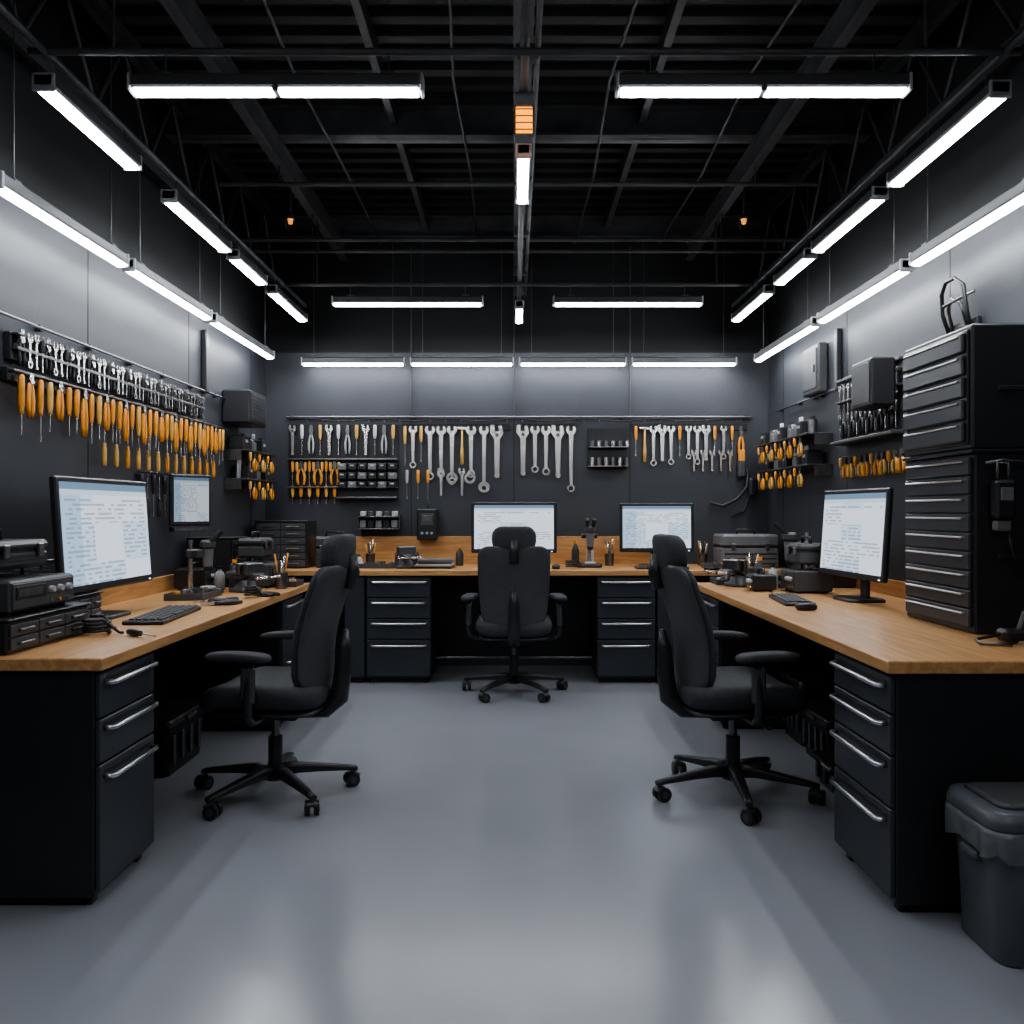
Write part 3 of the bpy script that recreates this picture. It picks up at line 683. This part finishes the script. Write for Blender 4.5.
def vise(loc,rz):
    b=MB(); b.loft([[(x,y,z) for x,y in rr(.16*k,.14*k,.03,3)] for z,k in ((0,1),(.02,1),(.03,.7),(.07,.6))],'blackg'); b.bb(-.06,.06,-.02,.11,.07,.12,'blackg',.01); b.bb(-.07,.07,-.02,.01,.10,.17,'chromed',.006); b.bb(-.07,.07,-.08,-.05,.10,.17,'chromed',.006)
    b.bb(-.04,.04,-.12,-.05,.07,.11,'blackg',.008); b.cyl((0,-.19,.09),(0,0,.09),.012,'chrome'); b.cyl((-.08,-.18,.09),(.08,-.18,.09),.006,'chrome')
    for s in (-1,1): b.cyl((s*.08,-.18,.09),(s*.092,-.18,.09),.010,'chrome')
    b.finish('bench_vise',loc,rz)
def pencup(loc,seed=0):
    rnd=random.Random(seed); b=MB(); b.cyl((0,0,0),(0,0,.1),.035,'chromed',r2=.04,seg=16)
    for k in range(7):
        a=k*.9; b.tube([(.015*math.cos(a),.015*math.sin(a),.05),(.04*math.cos(a),.04*math.sin(a),.17+.05*rnd.random())],.005,('orange','black','chrome','blackg')[k%4],6)
    b.finish('pen_cup',loc)
def bottle(loc,m='lgrey',h=.16):
    b=MB(); pr=[(.0,.028),(.005,.032),(.6*h,.032),(.75*h,.022),(.82*h,.012),(.9*h,.012)]
    b.loft([[(r*math.cos(2*pi*k/16),r*math.sin(2*pi*k/16),z) for k in range(16)] for z,r in pr],m); b.cyl((0,0,.88*h),(0,0,h),.015,'orange' if m=='blackg' else 'black')
    b.finish('spray_bottle',loc)
def coil(loc,R=.07,m='black'):
    b=MB(); pts=[]
    for i in range(50): a=i*.5; pts.append((R*(1+.06*math.sin(i))*math.cos(a),R*math.sin(a),.008+.0011*i))
    pts+=[(R*1.6,R*.6,.008),(R*2.1,R*.2,.008)]
    b.tube(pts,.006,m,6); b.finish('cable_coil',loc)
def tray(w,d,loc,rz,seed=0):
    rnd=random.Random(seed); b=MB(); b.bb(-w/2,w/2,-d/2,d/2,0,.006,'blackg')
    for s in (-1,1): b.bb(s*w/2-.004,s*w/2+.004,-d/2,d/2,0,.035,'blackg',.001); b.bb(-w/2,w/2,s*d/2-.004,s*d/2+.004,0,.035,'blackg',.001)
    for k in range(9):
        x=rnd.uniform(-w/2+.03,w/2-.03); y=rnd.uniform(-d/2+.03,d/2-.03)
        if k%3==0: b.cyl((x,y,.006),(x,y,.05),.013,'chrome',seg=10)
        elif k%3==1: b.box((x,y,.025),(.04,.03,.035),('grey','orange','lgrey')[k//3],.004,rot('Z',rnd.uniform(0,90)))
        else: b.cyl((x-.03,y,.015),(x+.03,y+.01,.015),.008,'chromed',seg=8)
    b.finish('parts_tray',loc,rz)
def handtool(kind,loc,a):
    b=MB(); b.T=Matrix.Rotation(a,4,'Z')@Matrix.Rotation(-pi/2,4,'X')
    if kind=='wrench': wrench(b,0,0,.2,y=-.006); n='wrench'
    elif kind=='pliers': pliers(b,0,0,.2,'black','chrome',y=-.013); n='pliers'
    else: screwdriver(b,0,0,.2,'black',y=-.014); n='screwdriver'
    b.finish(n,loc)
LW=pi/2; RW=-pi/2; T=.82
organizer(.54,.34,.11,2,3,(-1.84,3.10,T),LW,'drawer_unit'); instrument('bench_power_supply',.42,.30,.12,(-1.85,3.11,T+.118),LW,2); toolbox(.36,.24,.10,(-1.90,3.11,T+.27),LW,'blackg')
organizer(.30,.24,.12,2,3,(-1.92,3.60,T),LW); instrument('bench_power_supply',.24,.20,.11,(-1.94,3.60,T+.128),LW,3)
coil((-1.60,3.30,T),.045); coil((-1.66,3.44,T),.03); handtool('screwdriver',(-1.48,3.30,T),.9)
handtool('pliers',(-1.56,4.28,T),2.2); handtool('wrench',(-1.55,4.62,T),.6); handtool('screwdriver',(-1.45,4.52,T),-.8); handtool('pliers',(-1.48,4.85,T),1.0); handtool('wrench',(-1.66,4.44,T),1.9)
tray(.3,.2,(-1.75,4.70,T),LW,3); coil((-1.44,4.72,T),.035)
microscope((-1.80,4.98,T),LW+.4,.85); vise((-1.58,5.06,T),LW-.5); instrument('soldering_station',.20,.18,.13,(-1.93,5.20,T),LW,1)
instrument('bench_power_supply',.30,.25,.15,(-1.62,5.42,T),LW,4)
organizer(.30,.28,.30,6,2,(-1.90,5.50,T),LW)
bottle((-1.78,5.2,T),'lgrey',.14); pencup((-1.42,5.25,T),2); bottle((-1.69,5.20,T),'blackg',.18); tray(.2,.12,(-1.42,5.45,T),LW,21); toolbox(.22,.16,.12,(-1.63,5.42,T+.185),LW,'blackg')
b=MB(); b.box((0,0,0),(.27,.03,.31),'black',.008); b.uvquad([(-.115,-.0165,-.13),(.115,-.0165,-.13),(.115,-.0165,.135),(-.115,-.0165,.135)],'scr3')
b.cyl((0,.01,0),(0,.06,0),.02,'blackg'); b.box((0,.02,-.175),(.22,.06,.03),'chromed',.005); b.tube([(0,.05,0),(-.04,.12,.0),(-.11,.135,0)],.014,'chromed',8)
b.finish('mounted_display',(-1.95,5.18,1.36),math.radians(52))
organizer(.40,.34,.36,6,2,(-1.80,6.80,.85),0,'drawer_unit'); toolbox(.26,.24,.24,(-1.42,6.82,.85),0,'blackg')
b=MB()
for k,(w,m) in enumerate(((.30,'black'),(.28,'lgrey'),(.26,'blackg'),(.27,'grey'))): b.box((.005*k,0,.009+.018*k),(w,.2,.016),m,.002,rot('Z',k*4-6))
b.finish('notebook_stack',(-.62,6.68,.85))
tray(.34,.16,(-1.05,6.70,.85),0,5); tray(.22,.15,(-.62,6.93,.85),0,6); pencup((-1.16,6.95,.85),4)
bottle((-.44,6.95,.85),'blackg'); bottle((.62,7.03,.85),'lgrey',.18); microscope((.60,6.80,.85),0,.9); pencup((.77,6.95,.85),9); bottle((.50,7.0,.85),'blackg',.2)
instrument('soldering_station',.18,.16,.11,(-.86,6.92,.85),0,4); vise((-.84,6.66,.85),.3)
coil((.45,6.66,.85),.05); tray(.2,.14,(1.57,6.68,.85),0,11)
toolbox(.44,.30,.26,(1.83,6.80,.85),0,'grey')
pencup((1.53,6.98,.85),3); bottle((-1.22,6.75,.85),'lgrey',.1)
handtool('pliers',(1.6,6.5,.85),-1.0)
b=MB(); b.bb(-.17,.17,-.14,0,0,.012,'chromed',.002); b.bb(-.17,.17,-.14,0,.10,.11,'chromed',.002)
for k in range(5): b.box((-.13+k*.065,-.07,.045),(.05,.09,.065),'black' if k%2 else 'grey',.005); b.box((-.13+k*.065,-.07,.13),(.045,.07,.04),'blackg' if k%2 else 'lgrey',.005)
for s in (-1,1): b.bb(s*.17-.004,s*.17+.004,-.1,0,0,.12,'chromed')
b.finish('small_parts_shelf',(Xb(380),YB-.002,1.14))
microscope((1.74,5.33,T),RW-.3,.95); vise((1.42,5.42,T),RW+.5)
organizer(.34,.24,.26,4,2,(1.98,5.45,T),RW); instrument('bench_power_supply',.26,.22,.13,(1.72,5.06,T),RW,4)
instrument('soldering_station',.16,.14,.10,(1.47,5.12,T),RW,1) ; bottle((1.58,5.25,T),'lgrey',.15); bottle((1.52,5.32,T),'blackg',.19); pencup((1.55,5.6,T),12); tray(.2,.12,(1.36,5.6,T),RW,22)
toolbox(.20,.16,.12,(1.72,5.06,T+.165),RW,'blackg')
coil((1.95,4.06,T),.055)
tray(.30,.18,(2.0,3.08,T),RW,16); handtool('pliers',(1.78,3.02,T),1.8); handtool('wrench',(1.9,2.9,T),-1.2)
b=MB(); b.box((0,0,.03),(.10,.07,.045),'black',.012); b.cyl((.02,0,.04),(.05,.01,.11),.012,'blackg'); b.cyl((.05,.01,.11),(.09,0,.12),.016,'grey'); b.tube([(-.05,0,.03),(-.12,.03,.01),(-.15,-.06,.008),(-.06,-.1,.008)],.006,'chromed',6)
b.finish('clamp_lamp',(1.80,3.10,T))
def crate(loc,rz,w=.4,d=.3,h=.26):
    b=MB(); b.loft([[(x,y,z) for x,y in rr(w*k,d*k,.03,3)] for z,k in ((0,.9),(h*.85,1),(h*.86,1.05),(h,1.05))],'black')
    for k in range(4): b.bb(-w*.4+k*w*.22,-w*.4+k*w*.22+.03,-d/2-.004,-d/2+.01,h*.2,h*.7,'blackg',.002)
    b.box((0,-d/2-.012,h*.9),(.12,.02,.02),'chromed',.004); b.finish('storage_crate',loc,rz)
crate((1.70,4.45,0),RW); crate((-1.84,4.4,0),LW,.5,.35,.28); crate((1.60,3.95,0),RW,.45,.3,.13); crate((1.72,4.88,0),RW,.36,.3,.36)
# ---------------------------------------------------------------- camera, world
cam=bpy.data.cameras.new('camera'); cam.lens=36*860/1024; cam.sensor_width=36; cam.shift_x=-2/1024; cam.shift_y=-2/1024; cam.clip_start=.05
co=bpy.data.objects.new('camera',cam); sc.collection.objects.link(co); co.location=(0,0,1.3); co.rotation_euler=(pi/2,0,0); sc.camera=co
w=bpy.data.worlds.new('world'); sc.world=w; w.use_nodes=True; w.node_tree.nodes['Background'].inputs[0].default_value=(.02,.022,.026,1)
try:
    sc.view_settings.view_transform='AgX'; sc.view_settings.look='AgX - Medium High Contrast'
except Exception as e: print(e)
sc.view_settings.exposure=.55
